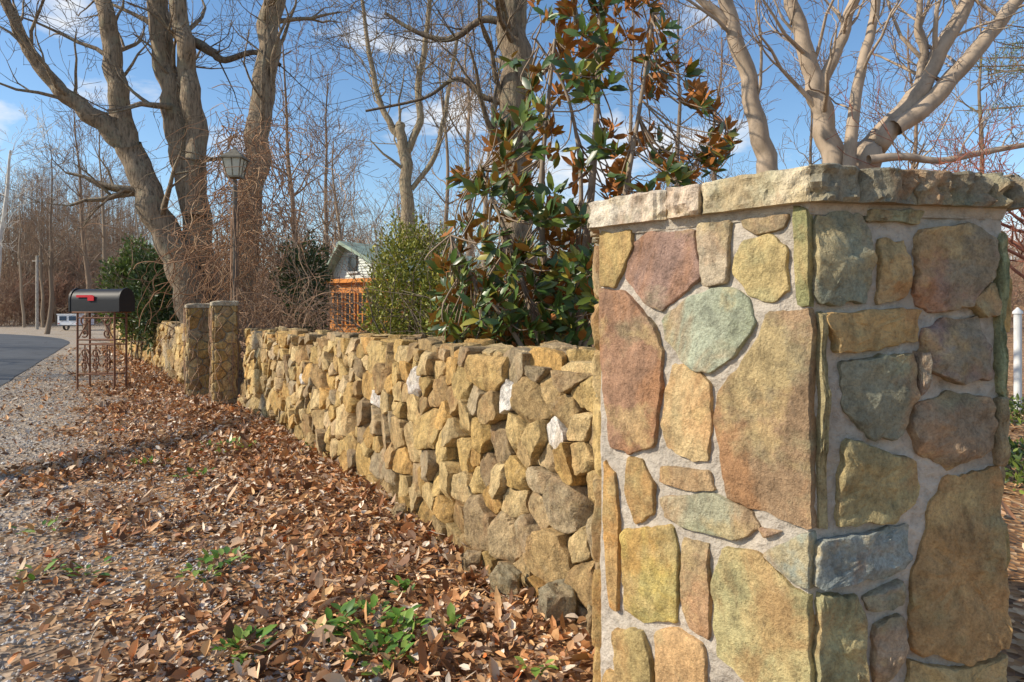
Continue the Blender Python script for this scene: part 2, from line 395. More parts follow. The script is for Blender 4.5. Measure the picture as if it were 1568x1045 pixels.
def gatepost(cx,cy,w,h,yaw,seed):
    root=empty('stone_gatepost'); mb=MB(); core=MB(); r=random.Random(seed)
    R=np.array([[math.cos(yaw),-math.sin(yaw)],[math.sin(yaw),math.cos(yaw)]])
    cs=[R@np.array(p)*w/2+np.array([cx,cy]) for p in((-1,-1),(1,-1),(1,1),(-1,1))]
    for i in range(4):
        a,b=cs[i],cs[(i+1)%4]; U=z3((b-a)/w,0); V=np.array([0,0,1.]); Nn=np.cross(U,V)
        for k,c in enumerate(cells(w,h,.06,.12,r,1.1,.012)):
            stone(mb,c,z3(a,0),U,V,Nn,.03,r.uniform(.015,.04),np.array(r.choice(WCOL))*.8,step=.04,seed=k+i*30,edge=.007,w=.08,tilt=.1)
        core.add([z3(a,0),z3(b,0),z3(b,h),z3(a,h)],[(0,1,2),(0,2,3)],(.34,.29,.22))
    P=[R@np.array(p)*(w/2+.04) for p in((-1,-1),(1,-1),(1,1),(-1,1))]
    stone(mb,P,np.array([cx,cy,h]),np.array([1.,0,0]),np.array([0,1.,0]),np.array([0,0,1.]),0,.07,(.5,.43,.31),step=.04,seed=3,w=.05,sidelev=2)
    mb.obj('stones',M_wst,root,sharp=35); core.obj('mortar',M_mort,root,smooth=False)
gatepost(-4.30,10.2,.29,1.47,.5,1); gatepost(-5.08,11.05,.30,1.44,.5,2)
# ================================================================= GROUND & ROAD
RN=np.array([.869,.495]); R0=np.array([-9.5,12.7]); RD=np.array([-.495,.869])
def sdist(x,y): return (x-R0[0])*RN[0]+(y-R0[1])*RN[1]
def gz(x,y):
    s=sdist(x,y); z=0
    if s>.8 and -5<y<40: z+=min(1,(s-.8)/.8)*(.03*nz(x*1.3,y*1.3,0)+.015*nz(x*4,y*4,2))
    d=max(0,y-58)+max(0,abs(x+5)-70)*.5
    z+=min(d*.085,14)
    if y>50: z+=min(1,(y-50)/20)*1.0*nz(x*.05,y*.05,4)
    if x>6 and y>10: z+=min(1,(x-6)/20)*.6
    return z
def axis(lo,hi,n,p,c):
    t=np.linspace(-1,1,n); v=np.sign(t)*np.abs(t)**p
    return c+np.where(v<0,v*(c-lo),v*(hi-c))
xs=axis(-900,900,170,3.4,-1.5); ys=axis(-500,1200,190,3.4,6)
mb=MB(); vs=[(x,y,gz(x,y)-.006) for y in ys for x in xs]; nx=len(xs); ts=[]
for j in range(len(ys)-1):
    for i in range(nx-1):
        q=j*nx+i; ts+=[(q,q+1,q+nx+1),(q,q+nx+1,q+nx)]
mb.add(vs,ts,(.3,.2,.1))
def mat_ground():
    m,nt,p=newmat('leaf_littered_ground'); v=pos(nt)
    d=N(nt,'ShaderNodeVectorMath',operation='DOT_PRODUCT'); sub=N(nt,'ShaderNodeVectorMath',operation='SUBTRACT')
    sub.inputs[1].default_value=(R0[0],R0[1],0); nt.links.new(v,sub.inputs[0]); nt.links.new(sub.outputs[0],d.inputs[0]); d.inputs[1].default_value=(RN[0],RN[1],0)
    vo=N(nt,'ShaderNodeTexVoronoi'); vo.inputs['Scale'].default_value=24; nt.links.new(v,vo.inputs['Vector'])
    sep=N(nt,'ShaderNodeSeparateColor'); nt.links.new(vo.outputs['Color'],sep.inputs[0])
    leaf=ramp(nt,sep.outputs[0],[(0,(.10,.05,.02)),(.3,(.27,.13,.05)),(.6,(.44,.23,.09)),(.9,(.58,.38,.21))])
    leaf=mix(nt,leaf,ramp(nt,noise_n(nt,3,5),[(.3,.6),(.7,1.2)]),1.0,'MULTIPLY')
    vg=N(nt,'ShaderNodeTexVoronoi'); vg.inputs['Scale'].default_value=60; nt.links.new(v,vg.inputs['Vector'])
    sg=N(nt,'ShaderNodeSeparateColor'); nt.links.new(vg.outputs['Color'],sg.inputs[0])
    grav=ramp(nt,sg.outputs[0],[(0,(.22,.18,.14)),(.5,(.40,.34,.27)),(1,(.60,.53,.44))])
    grav=mix(nt,grav,(.38,.27,.16),ramp(nt,noise_n(nt,1.7,5,.7),[(.4,0),(.6,.8)]))
    nn=N(nt,'ShaderNodeMath',operation='ADD'); nt.links.new(d.outputs['Value'],nn.inputs[0]); 
    n2=mix_f(nt,noise_n(nt,1.2,5,.7),1.8); nt.links.new(n2,nn.inputs[1])
    f=N(nt,'ShaderNodeMapRange'); nt.links.new(nn.outputs[0],f.inputs[0]); f.inputs[1].default_value=1.9; f.inputs[2].default_value=3.1
    c=mix(nt,grav,leaf,f.outputs[0])
    g=N(nt,'ShaderNodeMapRange'); nt.links.new(d.outputs['Value'],g.inputs[0]); g.inputs[1].default_value=-7.8; g.inputs[2].default_value=-8.6
    far=ramp(nt,noise_n(nt,.6,6,.7),[(.35,(.26,.15,.075)),(.5,(.42,.27,.14)),(.65,(.48,.36,.2))])
    c=mix(nt,c,far,g.outputs[0])
    nt.links.new(c,p.inputs['Base Color']); p.inputs['Roughness'].default_value=.95
    bump(nt,p,vo.outputs['Distance'],.8,.03)
    return m
mb.obj('ground',mat_ground())
cl=[];t=-60
heading=math.atan2(RD[1],RD[0]); p=R0+RD*(-70)-RN*3.4; h=heading
for i in range(150):
    cl.append((p.copy(),h))
    dist=np.dot(p-R0,RD)
    if dist>17: h=min(h+.032,math.radians(176))
    p=p+np.array([math.cos(h),math.sin(h)])*1.0
mb=MB(); vs=[];ts=[]
for k,(p,h) in enumerate(cl):
    nrm=np.array([math.sin(h),-math.cos(h)])
    for q,w in enumerate(np.linspace(3.4,-3.4,9)):
        ww=w+(.06*nz(k*.7,q,1) if q in(0,8) else 0); crown=.05*(1-(w/3.4)**2)
        vs.append(z3(p+nrm*ww,.006+crown+(gz(*(p+nrm*ww)) if p[1]>50 else 0)))
for k in range(len(cl)-1):
    for q in range(8):
        a=k*9+q; ts+=[(a,a+1,a+10),(a,a+10,a+9)]
mb.add(vs,ts,(.06,.06,.06))
m,nt,pp=newmat('asphalt'); v=pos(nt)
c=ramp(nt,noise_n(nt,140,4,.8),[(.3,(.045,.048,.052)),(.6,(.10,.105,.11)),(.75,(.2,.2,.2))])
c=mix(nt,c,ramp(nt,noise_n(nt,.5,5,.7),[(.35,.65),(.65,1.15)]),1.0,'MULTIPLY')
vo=N(nt,'ShaderNodeTexVoronoi',feature='DISTANCE_TO_EDGE'); vo.inputs['Scale'].default_value=.45; nt.links.new(v,vo.inputs['Vector'])
c=mix(nt,c,(.015,.015,.017),ramp(nt,vo.outputs['Distance'],[(0,.8),(.012,0)]))
nt.links.new(c,pp.inputs['Base Color']); pp.inputs['Roughness'].default_value=.8
mb.obj('road',m)
# ================================================================= LEAVES (real little meshes)
def leaves(mb,C,D,Nr,L,W,curl,col,fold=.25):
    n=len(C); D=D/np.linalg.norm(D,axis=1)[:,None]
    S=np.cross(D,Nr); S/=np.linalg.norm(S,axis=1)[:,None]+1e-9; Up=np.cross(S,D)
    L=L[:,None];W=W[:,None];cu=curl[:,None]
    def pt(t,s,lift): return C+D*L*t+S*W*s+Up*(lift*L*cu+abs(s)*W*fold)
    V=np.stack([pt(0,0,0),pt(.3,-.42,.15),pt(.3,0,.15),pt(.3,.42,.15),pt(.68,-.4,.5),pt(.68,0,.5),pt(.68,.4,.5),pt(1,0,1.0)],1).reshape(-1,3)
    T=np.array([(0,2,1),(0,3,2),(1,2,5),(1,5,4),(2,3,6),(2,6,5),(4,5,7),(5,6,7)])
    TT=(T[None]+np.arange(n)[:,None,None]*8).reshape(-1,3)
    mb.add(V,TT,np.repeat(col,8,axis=0))
def rdir(n):
    v=RS.normal(size=(n,3)); return v/np.linalg.norm(v,axis=1)[:,None]
PAL=np.array([(.60,.28,.11),(.68,.38,.17),(.44,.20,.09),(.78,.56,.36),(.90,.74,.56),(.18,.085,.04),(.64,.34,.15),(.48,.31,.19),(.72,.44,.20),(.25,.13,.07),(.70,.20,.05)])
PW=np.array([.13,.13,.12,.13,.10,.12,.09,.10,.05,.07,.01]); PW/=PW.sum()
def litter(mb,t0,t1,n,s0,s1,smin,dense,full):
    t=RS.uniform(t0,t1,n); s=RS.uniform(smin,3.72,n)
    x=R0[0]+RD[0]*t+RN[0]*s; y=R0[1]+RD[1]*t+RN[1]*s
    nn=np.array([nz(a*.9,b*.9,7)+.6*nz(a*3,b*3,8) for a,b in zip(x,y)])
    keep=RS.rand(n)<np.clip((s-dense+nn*1.5)/(full-dense),.06,1)
    x,y=x[keep],y[keep]; n=len(x)
    z=np.array([gz(a,b) for a,b in zip(x,y)])+RS.uniform(.0,.04,n)
    D=RS.normal(size=(n,3)); D[:,2]*=.3; Nr=np.tile([0,0,1.],(n,1))+RS.normal(size=(n,3))*.45
    L=s0+(s1-s0)*RS.rand(n)**1.8; L*=np.where(RS.rand(n)<.05,1.5,1)
    leaves(mb,np.stack([x,y,z],1),D,Nr,L,L*RS.uniform(.3,.8,n),RS.normal(.1,.45,n),PAL[RS.choice(len(PAL),n,p=PW)]*RS.uniform(.65,1.12,(n,1)),RS.choice([.1,.3,.6,.9]))
mb=MB()
for _ in range(3):
    litter(mb,-14,-6.5,15000,.018,.080,.4,1.25,3.0)
    litter(mb,-6.5,1,10000,.03,.09,.2,1.4,2.9)
litter(mb,1,14,14000,.06,.12,.2,1.2,2.6)
n=6000; x=RS.uniform(-4,7,n); y=RS.uniform(1.2,13,n); s=sdist(x,y); k=(s>4.3)
k&=~((np.hypot(x-HC[0],y-HC[1])<.62)); x,y=x[k],y[k]; n=len(x)
D=RS.normal(size=(n,3)); D[:,2]*=.28
L=RS.uniform(.05,.12,n); leaves(mb,np.stack([x,y,RS.uniform(.0,.05,n)],1),D,np.tile([0,0,1.],(n,1))+RS.normal(size=(n,3))*.35,L,L*.55,RS.normal(.1,.3,n),PAL[RS.choice(len(PAL),n,p=PW)])
mb.obj('fallen_leaves',M_leaf,smooth=False)
mb=MB(); n=34000
t=-14+24*RS.rand(n)**1.6; s=RS.uniform(.02,2.8,n)
x=R0[0]+RD[0]*t+RN[0]*s; y=R0[1]+RD[1]*t+RN[1]*s
r=RS.uniform(.004,.014,n)*(1+.6*(RS.rand(n)<.1))
base=np.array([(1,0,0),(0,1,0),(-1,0,0),(0,-1,0),(0,0,.7),(0,0,-.7)],float)
z=np.array([gz(a,b) for a,b in zip(x,y)])
V=(base[None]*RS.uniform(.6,1.3,(n,6,1))+RS.normal(size=(n,6,3))*.15)*r[:,None,None]+np.stack([x,y,z+r*.3],1)[:,None]
T=np.array([(0,1,4),(1,2,4),(2,3,4),(3,0,4),(1,0,5),(2,1,5),(3,2,5),(0,3,5)])
cg=np.array([(.46,.43,.40),(.34,.32,.30),(.56,.49,.41),(.40,.30,.21),(.66,.62,.56)])[RS.choice(5,n)]*RS.uniform(.8,1.1,(n,1))
mb.add(V.reshape(-1,3),(T[None]+np.arange(n)[:,None,None]*6).reshape(-1,3),np.repeat(cg,6,axis=0))
mb.obj('gravel',M_peb,smooth=False)
mb=MB()
def weed(px,py,r,n,hgt=.07):
    Y=EYE*F/(py-475); c=at(px,py,Y); 
    a=RS.uniform(0,6.28,n); rr=r*np.sqrt(RS.rand(n))
    C=np.stack([c[0]+rr*np.cos(a),c[1]+rr*np.sin(a),RS.uniform(.02,hgt,n)],1)
    D=np.stack([np.cos(a),np.sin(a),RS.uniform(.1,.8,n)],1)+RS.normal(size=(n,3))*.3
    L=RS.uniform(.03,.075,n)
    g=np.array([(.12,.25,.03),(.20,.33,.05),(.08,.17,.03),(.27,.38,.08)])[RS.choice(4,n)]
    leaves(mb,C,D,np.tile([0,0,1.],(n,1)),L,L*.6,RS.normal(-.1,.2,n),g)
for w in[(570,965,.17,80),(615,985,.1,36),(510,970,.08,30),(580,1020,.12,44),(375,1005,.09,40),(345,870,.1,30),(305,885,.09,24),(620,915,.05,16),(690,975,.05,12),
  (350,690,.3,60),(500,690,.25,46),(230,715,.16,18),(520,700,.1,26),(300,735,.15,16),(140,885,.09,16),(60,890,.1,14),(60,820,.12,16),(820,1040,.05,12)]: weed(*w)
mb.obj('ground_weeds',M_green)
# ================================================================= TUBES / TREES
class Tree(MB):
    def tube(s,P,R,sides,col):
        P=np.asarray(P,float);R=np.asarray(R,float);n=len(P)
        T=np.gradient(P,axis=0); T/=np.linalg.norm(T,axis=1)[:,None]+1e-9
        d=P[-1]-P[0]; ref=np.eye(3)[np.argmin(np.abs(d))]
        A=np.cross(T,ref); A/=np.linalg.norm(A,axis=1)[:,None]+1e-9; B=np.cross(T,A)
        th=np.arange(sides)*2*math.pi/sides
        V=P[:,None]+R[:,None,None]*(A[:,None]*np.cos(th)[None,:,None]+B[:,None]*np.sin(th)[None,:,None])
        if sides>7:
            for i in range(n):
                for j in range(sides):
                    V[i,j]=P[i]+(V[i,j]-P[i])*(1+.12*nz(j*1.3,P[i][2]*1.2,3)+.06*nz(j*2.3,P[i][2]*4,9))
        i=np.arange(n-1)[:,None]*sides; j=np.arange(sides)[None]; j2=(j+1)%sides
        a=i+j;b=i+j2
        t=np.concatenate([np.stack([a,b+sides,b],2).reshape(-1,3),np.stack([a,a+sides,b+sides],2).reshape(-1,3)])
        s.add(V.reshape(-1,3),t,col)
def spl(P,k=6):
    P=np.asarray(P,float); n=len(P); out=[]
    for i in range(n-1):
        p0=P[max(i-1,0)];p1=P[i];p2=P[i+1];p3=P[min(i+2,n-1)]
        for j in range(k):
            t=j/k; out.append(.5*((2*p1)+(-p0+p2)*t+(2*p0-5*p1+4*p2-p3)*t*t+(-p0+3*p1-3*p2+p3)*t**3))
    out.append(P[-1]); return np.array(out)
def uv(v): return v/(np.linalg.norm(v)+1e-9)
def grow(tb,p,d,L,r,lev,rng,col,kids,up=.12,minr=.003,wob=.22,tcol=None):
    n=5 if lev>1 else 3; P=[p];R=[r]; dd=d
    for i in range(n):
        dd=uv(dd+np.array([rng.gauss(0,wob),rng.gauss(0,wob),rng.gauss(0,wob)+up])); P.append(P[-1]+dd*L/n); R.append(max(minr,r*(1-.72*(i+1)/n)))
    c=col if lev>1 or tcol is None else tcol
    tb.tube(P,R,6 if lev>2 else (4 if lev>1 else 3),c)
    if lev<=0: return
    k=kids[min(lev,len(kids)-1)]
    for q in range(k):
        f=rng.uniform(.2,1)*n if q else n; i=min(int(f),n-1); fr=f-i
        a=np.array(P[i]);b=np.array(P[i+1]); pp=a+(b-a)*fr
        rr=max(minr,(R[i]+(R[i+1]-R[i])*fr)*rng.uniform(.5,.75)); bd=uv(b-a)
        sd=uv(np.cross(bd,np.array([rng.gauss(0,1),rng.gauss(0,1),rng.gauss(0,1)]))); an=rng.uniform(.35,1.05)
        grow(tb,pp,uv(bd*math.cos(an)+sd*math.sin(an)),L*rng.uniform(.45,.75),rr,lev-1,rng,col,kids,up,minr,wob,tcol)
def limb(tb,pts,Y,col,rng,nk=8,lev=2,kl=1.6,kids=(3,3,3),sides=10,start=.3,dY=0,minr=.004,up=.1,tcol=None,kr=.35):
    P=[];R=[]
    for i,(px,py,w) in enumerate(pts):
        yy=Y+dY*i/(len(pts)-1); P.append(at(px,py,yy)); R.append(w/F*yy/2)
    S=spl(P,6); Rs=spl(np.array(R)[:,None],6)[:,0]
    for i in range(2,len(S)): S[i]+=np.array([nz(i*.35,pts[0][0],1),nz(i*.35,pts[0][0],2),0])*Rs[i]*.6
    tb.tube(S,Rs,sides,col); n=len(S)
    for q in range(nk):
        i=int(n*rng.uniform(start,.98)); i=min(i,n-2); bd=uv(S[i+1]-S[i])
        sd=uv(np.cross(bd,np.array([rng.gauss(0,1),rng.gauss(0,1),rng.gauss(0,1)]))); an=rng.uniform(.5,1.2)
        grow(tb,S[i],uv(bd*math.cos(an)+sd*math.sin(an)),kl*rng.uniform(.6,1.3),Rs[i]*rng.uniform(.2,kr),lev,rng,col,kids,up,minr,.24,tcol)
BR=(.30,.225,.15); BRD=(.18,.135,.095); BT=(.20,.15,.105)
rng=random.Random(21)
tb=Tree()
Y=14.5
limb(tb,[(312,520,58),(290,440,46),(258,370,43),(226,290,41),(195,222,38)],Y,BR,rng,3,2,1.5,start=.5,sides=16)
limb(tb,[(200,232,32),(165,195,29),(125,165,25),(85,130,22),(50,85,19),(20,30,16),(-5,-40,13)],Y,BR,rng,9,3,1.9,dY=-1,minr=.005,tcol=BT)
limb(tb,[(197,228,34),(182,150,30),(172,80,27),(160,0,23),(150,-90,18)],Y,BR,rng,8,3,1.9,minr=.005,tcol=BT)
tb.obj('leaning_bare_tree',M_bark)
tb=Tree(); Y=15
limb(tb,[(318,520,60),(306,400,44),(296,300,42),(278,220,40),(262,140,36),(248,60,32),(238,-20,28),(232,-90,24)],Y,BR,rng,10,3,2.0,sides=16,start=.45,minr=.005,tcol=BT)
limb(tb,[(300,330,30),(300,220,30),(290,120,28),(278,40,26),(264,-40,24)],Y-.3,BR,rng,6,3,1.8,sides=14,minr=.005,tcol=BT)
limb(tb,[(285,60,14),(305,68,15),(325,80,13),(345,92,10),(390,80,8),(430,100,6)],Y,BRD,rng,6,2,1.3)
tb.obj('bare_tree',M_bark)
tb=Tree()
limb(tb,[(362,520,54),(370,420,42),(384,310,36),(395,210,35),(406,120,33),(415,40,32),(424,-60,28)],14.8,BR,rng,10,3,2.0,sides=16,start=.4,minr=.005,tcol=BT)
tb.obj('bare_tree',M_bark)
tb=Tree(); Y=27; FT=(.36,.28,.18)
limb(tb,[(626,390,24),(624,300,19),(618,230,17),(612,190,15)],Y,FT,rng,3,2,3,start=.5)
limb(tb,[(618,215,13),(598,190,10),(580,150,9),(565,80,7),(555,0,5)],Y,FT,rng,11,3,2.8,minr=.009,tcol=BRD)
limb(tb,[(618,240,13),(642,190,11),(640,130,9),(652,60,8),(660,-20,6)],Y,FT,rng,11,3,2.8,minr=.009,tcol=BRD)
limb(tb,[(630,290,8),(665,240,8),(680,180,7),(690,120,6),(700,60,5)],Y,FT,rng,9,3,2.6,minr=.009,tcol=BRD)
tb.obj('forked_bare_tree',M_bark)
tb=Tree()
limb(tb,[(806,640,60),(800,480,52),(797,380,48),(790,250,48),(787,100,46),(783,0,43),(780,-90,40)],9.2,sat(BR,1)*.85,rng,13,3,1.7,sides=16,start=.45,minr=.004,tcol=BRD)
limb(tb,[(788,40,14),(740,30,11),(690,60,9),(640,50,7),(590,20,5)],9.2,BRD,rng,9,2,1.2,minr=.0035)
limb(tb,[(790,160,12),(745,150,9),(700,120,7),(650,150,5),(560,170,4)],9.2,BRD,rng,9,2,1.1,minr=.0035)
tb.obj('bare_tree',M_bark)
SB=(.44,.34,.245); TW=(.27,.18,.12)
tb=Tree()
limb(tb,[(1190,420,36),(1178,290,32),(1165,215,29),(1145,120,26),(1118,30,22),(1098,-50,19)],8,SB,rng,5,3,1.2,(2,3,3),minr=.0035,tcol=TW)
limb(tb,[(1120,40,14),(1085,10,12),(1050,-20,10)],8,SB,rng,3,3,1.0,(2,3,3),tcol=TW)
tb.obj('smooth_barked_tree',M_bsm)
tb=Tree(); Y=7; K=(2,3,3)
limb(tb,[(1290,420,42),(1275,260,34),(1260,180,31),(1245,120,28),(1225,50,23),(1208,-30,19)],Y,SB,rng,6,3,1.1,K,minr=.003,tcol=TW)
limb(tb,[(1252,140,20),(1284,70,17),(1308,0,15),(1320,-50,13)],Y,SB,rng,5,3,1.0,K,minr=.003,tcol=TW)
limb(tb,[(1300,420,24),(1302,220,18),(1320,100,16),(1335,40,14),(1348,-40,13)],Y-.2,SB,rng,5,3,1.0,K,minr=.003,tcol=TW)
limb(tb,[(1300,420,58),(1318,260,48),(1345,215,38),(1400,150,30),(1440,80,25),(1490,-20,20)],Y,SB,rng,6,3,1.0,K,minr=.003,tcol=TW)
limb(tb,[(1370,196,28),(1420,160,28),(1480,95,25),(1525,40,22),(1570,-20,18)],Y-.1,SB,rng,6,3,1.0,K,minr=.003,tcol=TW)
limb(tb,[(1330,245,16),(1380,240,13),(1440,246,11),(1500,234,10),(1600,216,8)],Y-.3,SB,rng,9,3,.8,K,minr=.003,tcol=TW)
limb(tb,[(1400,150,12),(1412,90,11),(1405,30,9),(1415,-30,8)],Y,SB,rng,4,3,.9,K,minr=.003,tcol=TW)
tb.obj('crape_myrtle_tree',M_bsm)
tb=Tree(); RT=(.38,.13,.08)
base=at(1640,700,6.2); base[2]=0
tb.tube(spl([base,base+np.array([0,0,.6]),base+np.array([-.1,.1,1.7])]),np.linspace(.07,.04,13),8,(.3,.2,.15))
top=base+np.array([-.1,.1,1.6])
for q in range(11):
    a=rng.uniform(2.1,4.3); grow(tb,top+np.array([0,0,rng.uniform(-.1,.5)]),uv(np.array([math.cos(a),math.sin(a)*.6,rng.uniform(.4,1.1)])),rng.uniform(.7,1.3),.02,3,rng,(.3,.13,.09),(2,3,3,4),.03,.0028,.25,RT)
tb.obj('japanese_maple_tree',M_bsm)
# --- tree across the road whose limb throws the long shadow
tb=Tree(); r2=random.Random(2)
def limbw(tb,P,R,col,nk,lev,kl):
    S=spl(P,6); Rs=spl(np.array(R)[:,None],6)[:,0]; tb.tube(S,Rs,10,col)
    for q in range(nk):
        i=min(int(len(S)*r2.uniform(.82,1)),len(S)-2); bd=uv(S[i+1]-S[i]); sd=uv(np.cross(bd,np.array([r2.gauss(0,1) for _ in range(3)])))
        grow(tb,S[i],uv(bd+sd),kl,.04,lev,r2,col,(3,3,3),.1,.01)
limbw(tb,[(-14.0,4.2,-.2),(-14.0,4.2,2.5),(-13.9,4.1,5.0),(-14.0,4.3,6.5),(-15.3,5.6,7.8),(-16.7,6.95,9.1),(-17.6,7.4,11.5),(-18,7.6,14)],[.24,.19,.16,.15,.14,.14,.12,.05],BR,6,2,2.0)
tb.obj('bare_tree',M_bark)
tb=Tree(); r2=random.Random(12)
for _ in range(300):
    t=-14+15*r2.random(); s=r2.uniform(1.0,3.6); x=R0[0]+RD[0]*t+RN[0]*s; y=R0[1]+RD[1]*t+RN[1]*s; a=r2.uniform(0,6.28); l=r2.uniform(.06,.3)
    P=[np.array([x,y,gz(x,y)+.03])]
    for i in range(4): a+=r2.gauss(0,.25); P.append(P[-1]+np.array([math.cos(a)*l/4,math.sin(a)*l/4,r2.gauss(0,.006)]))
    tb.tube(P,np.linspace(.0035,.0015,5),4,r2.choice([(.3,.22,.15),(.2,.13,.09),(.45,.36,.27)]))
tb.obj('fallen_twigs',M_twig)
variants=[]
for k in range(7):
    r=random.Random(100+k); t=Tree(); c=[(.30,.225,.155),(.23,.17,.12),(.36,.28,.20),(.27,.19,.13)][k%4]
    H=r.uniform(11.5,15); P=[np.array([0,0,-.5])]; 
    for i in range(8): P.append(P[-1]+np.array([r.gauss(0,.16),r.gauss(0,.16),(H+.5)/8]))
    S=spl(P,2); R=np.linspace(.19,.03,len(S)); t.tube(S,R,7,c)
    for q in range(15):
        i=int(len(S)*r.uniform(.3,.98)); i=min(i,len(S)-2); a=r.uniform(0,6.28); e=r.uniform(.5,1.5)
        grow(t,S[i],uv(np.array([math.cos(a),math.sin(a),e])),r.uniform(1.8,3.6)*(1.15-i/len(S)*.5),max(.02,R[i]*.45),3,r,c,(2,2,3,4),.1,.011,.2,(c[0]*1.0,c[1]*.9,c[2]*.85))
    o=t.obj('v%d'%k,M_twig); variants.append(o.data); bpy.data.objects.remove(o)
brush=[]
for k in range(4):
    r=random.Random(200+k); t=Tree(); c=[(.33,.22,.15),(.30,.2,.14),(.40,.28,.18),(.32,.18,.12)][k]
    for q in range(11):
        a=r.uniform(0,6.28); b=np.array([r.gauss(0,.5),r.gauss(0,.5),-.1])
        grow(t,b,uv(np.array([math.cos(a)*.5,math.sin(a)*.5,1.1])),r.uniform(1.0,2.0),.015,3,r,c,(2,3,3,4),.06,.007,.25)
    o=t.obj('b%d'%k,M_twig); brush.append(o.data); bpy.data.objects.remove(o)
def inst(me,name,x,y,s,parent=None,sz=None,z=None):
    o=bpy.data.objects.new(name,me); scene.collection.objects.link(o)
    o.location=(x,y,(gz(x,y) if z is None else z)); o.rotation_euler=(0,0,random.uniform(0,6.28)); o.scale=(s,s,sz or s)
    if parent: o.parent=parent
    return o
fr=random.Random(9)
for px,Y,s in[(450,28,.8),(530,34,.85),(725,30,.95),(735,22,.7),(680,36,1),(950,26,.8),(1040,21,.75),(1090,30,.9),(1400,24,.7),(130,40,.9),(70,40,.8),(1235,30,.8),(170,33,.7),(500,40,1),(1500,26,.8)]:
    p=at(px,475,Y); inst(fr.choice(variants),'bare_tree',p[0],p[1],s,sz=s*fr.uniform(.95,1.1))
for x,y,s in[(-21,12.5,.9),(-25,17.5,.9),(-31,23,.9)]: inst(fr.choice(variants),'bare_tree',x,y,s)
dt=empty('distant_trees')
for k in range(200):
    Y=52+fr.random()**1.1*85; px=fr.uniform(-150,1700); p=at(px,475,Y)
    if Y<60 and 0<px<200 : Y+=12; p=at(px,475,Y)
    s=fr.uniform(.6,.9); inst(fr.choice(variants),'tree',p[0],p[1],s,dt,sz=s*fr.uniform(.75,1.0))
br=empty('woodland_brush')
for k in range(130):
    Y=26+fr.random()**.8*60; px=fr.uniform(380,1800) if Y<56 else fr.uniform(-200,1800)
    p=at(px,475,Y)
    s=fr.uniform(.8,1.5)*(1+Y/60); inst(fr.choice(brush),'bush',p[0],p[1],s,br)
for px,Y,s in[(700,12,.9),(425,13,.8),(760,11,.8),(420,15,1.0),(1000,9,.6),(1100,10,.7),(680,19,1.1),(710,17,1.0),(420,20,1.2)]:
    p=at(px,475,Y); inst(brush[fr.choice([0,1,2])],'bush',p[0],p[1],s,br)
for k in range(95):
    px=fr.uniform(-80,225); Y=fr.uniform(54,100); p=at(px,475,Y); s=fr.uniform(.5,.75); inst(fr.choice(variants),'tree',p[0],p[1],s,dt,sz=s*(1.2+(Y-54)/130))
for k in range(24):
    px=fr.uniform(-60,200); Y=fr.uniform(58,70); p=at(px,475,Y); inst(fr.choice(brush),'bush',p[0],p[1],1.8,br)
# ================================================================= MAGNOLIA
tb=Tree(); mb=MB(); r=random.Random(31)
stems=[[(880,600,16),(890,450,14),(905,300,12),(915,150,9),(920,0,7),(925,-80,5)],[(850,600,13),(838,450,11),(828,320,9),(835,200,7),(850,60,5)],[(870,600,12),(930,420,9),(960,280,8),(985,130,6),(1000,20,4)],
 [(850,600,12),(800,430,8),(765,330,6),(735,260,5)],[(900,520,9),(980,380,7),(1050,270,6),(1110,190,4)],[(840,600,10),(780,500,7),(720,420,6),(690,360,4)],[(870,500,8),(890,300,7),(870,150,5),(820,60,4)]]
SP=[]
for k,s in enumerate(stems):
    Yb=5.7+[0,.3,-.2,-.1,.4,-.3,.2][k]
    P=[at(a,b,Yb) for a,b,_ in s]; S=spl(P,6); R=spl(np.array([[w/F*Yb/2] for _,_,w in s]),6)[:,0]; tb.tube(S,R,7,(.32,.25,.18)); SP+=[(q,R[i]) for i,q in enumerate(S)]
SPa=np.array([q for q,_ in SP]); MC=at(880,475,5.75)
def magcl(c,nl=10,sc=1.0):
    j=np.argmin(np.linalg.norm((SPa-c)*np.array([1,1,.8])+np.array([0,0,-.25]),axis=1)); a=SPa[j]; 
    m=(a+c)/2+np.array([r.gauss(0,.05),r.gauss(0,.05),-.06]); tb.tube(spl([a,m,c],4),np.linspace(.008,.004,9),4,(.3,.22,.15))
    dr=uv(c-a+np.array([0,0,.35])); n=nl
    out=uv(np.array([c[0]-MC[0],c[1]-MC[1],0]))
    t=rdir(n)*.85+dr*.7; t[:,2]+=.25
    Nr=np.tile(out*.7+dr*.3,(n,1))+np.array([-.2,-.1,.55])+RS.normal(size=(n,3))*.5
    L=RS.uniform(.10,.175,n)*sc
    g=np.array([(.055,.11,.025),(.08,.15,.03),(.14,.19,.03),(.035,.07,.02),(.34,.30,.05)])[RS.choice(5,n,p=[.28,.28,.21,.13,.10])]
    leaves(mb,c+t*.015-dr*RS.uniform(0,.08,(n,1)),t,Nr,L,L*RS.uniform(.36,.44,n),RS.normal(-.12,.15,n),g,.18)
def inside(px,py):
    lo=np.interp(py,[-80,0,100,200,260,330,420,520],[830,815,775,745,690,700,672,660]); hi=np.interp(py,[-80,0,100,200,260,330,420,520],[990,1015,1040,1120,1130,1020,960,950]); return lo<px<hi
c=0
while c<330:
    py=r.uniform(-60,530); px=r.uniform(650,1140)
    if not inside(px,py): continue
    if py<330 and nz(px*.014,py*.014,5)<-.12: continue
    magcl(at(px,py,r.uniform(5.0,6.5))); c+=1
for _ in range(60): magcl(at(r.uniform(675,940),r.uniform(400,530),r.uniform(5.0,6.4)),10)
mg=empty('magnolia_tree'); tb.obj('stems',M_bsm,mg); mb.obj('leaves',M_mag,mg)
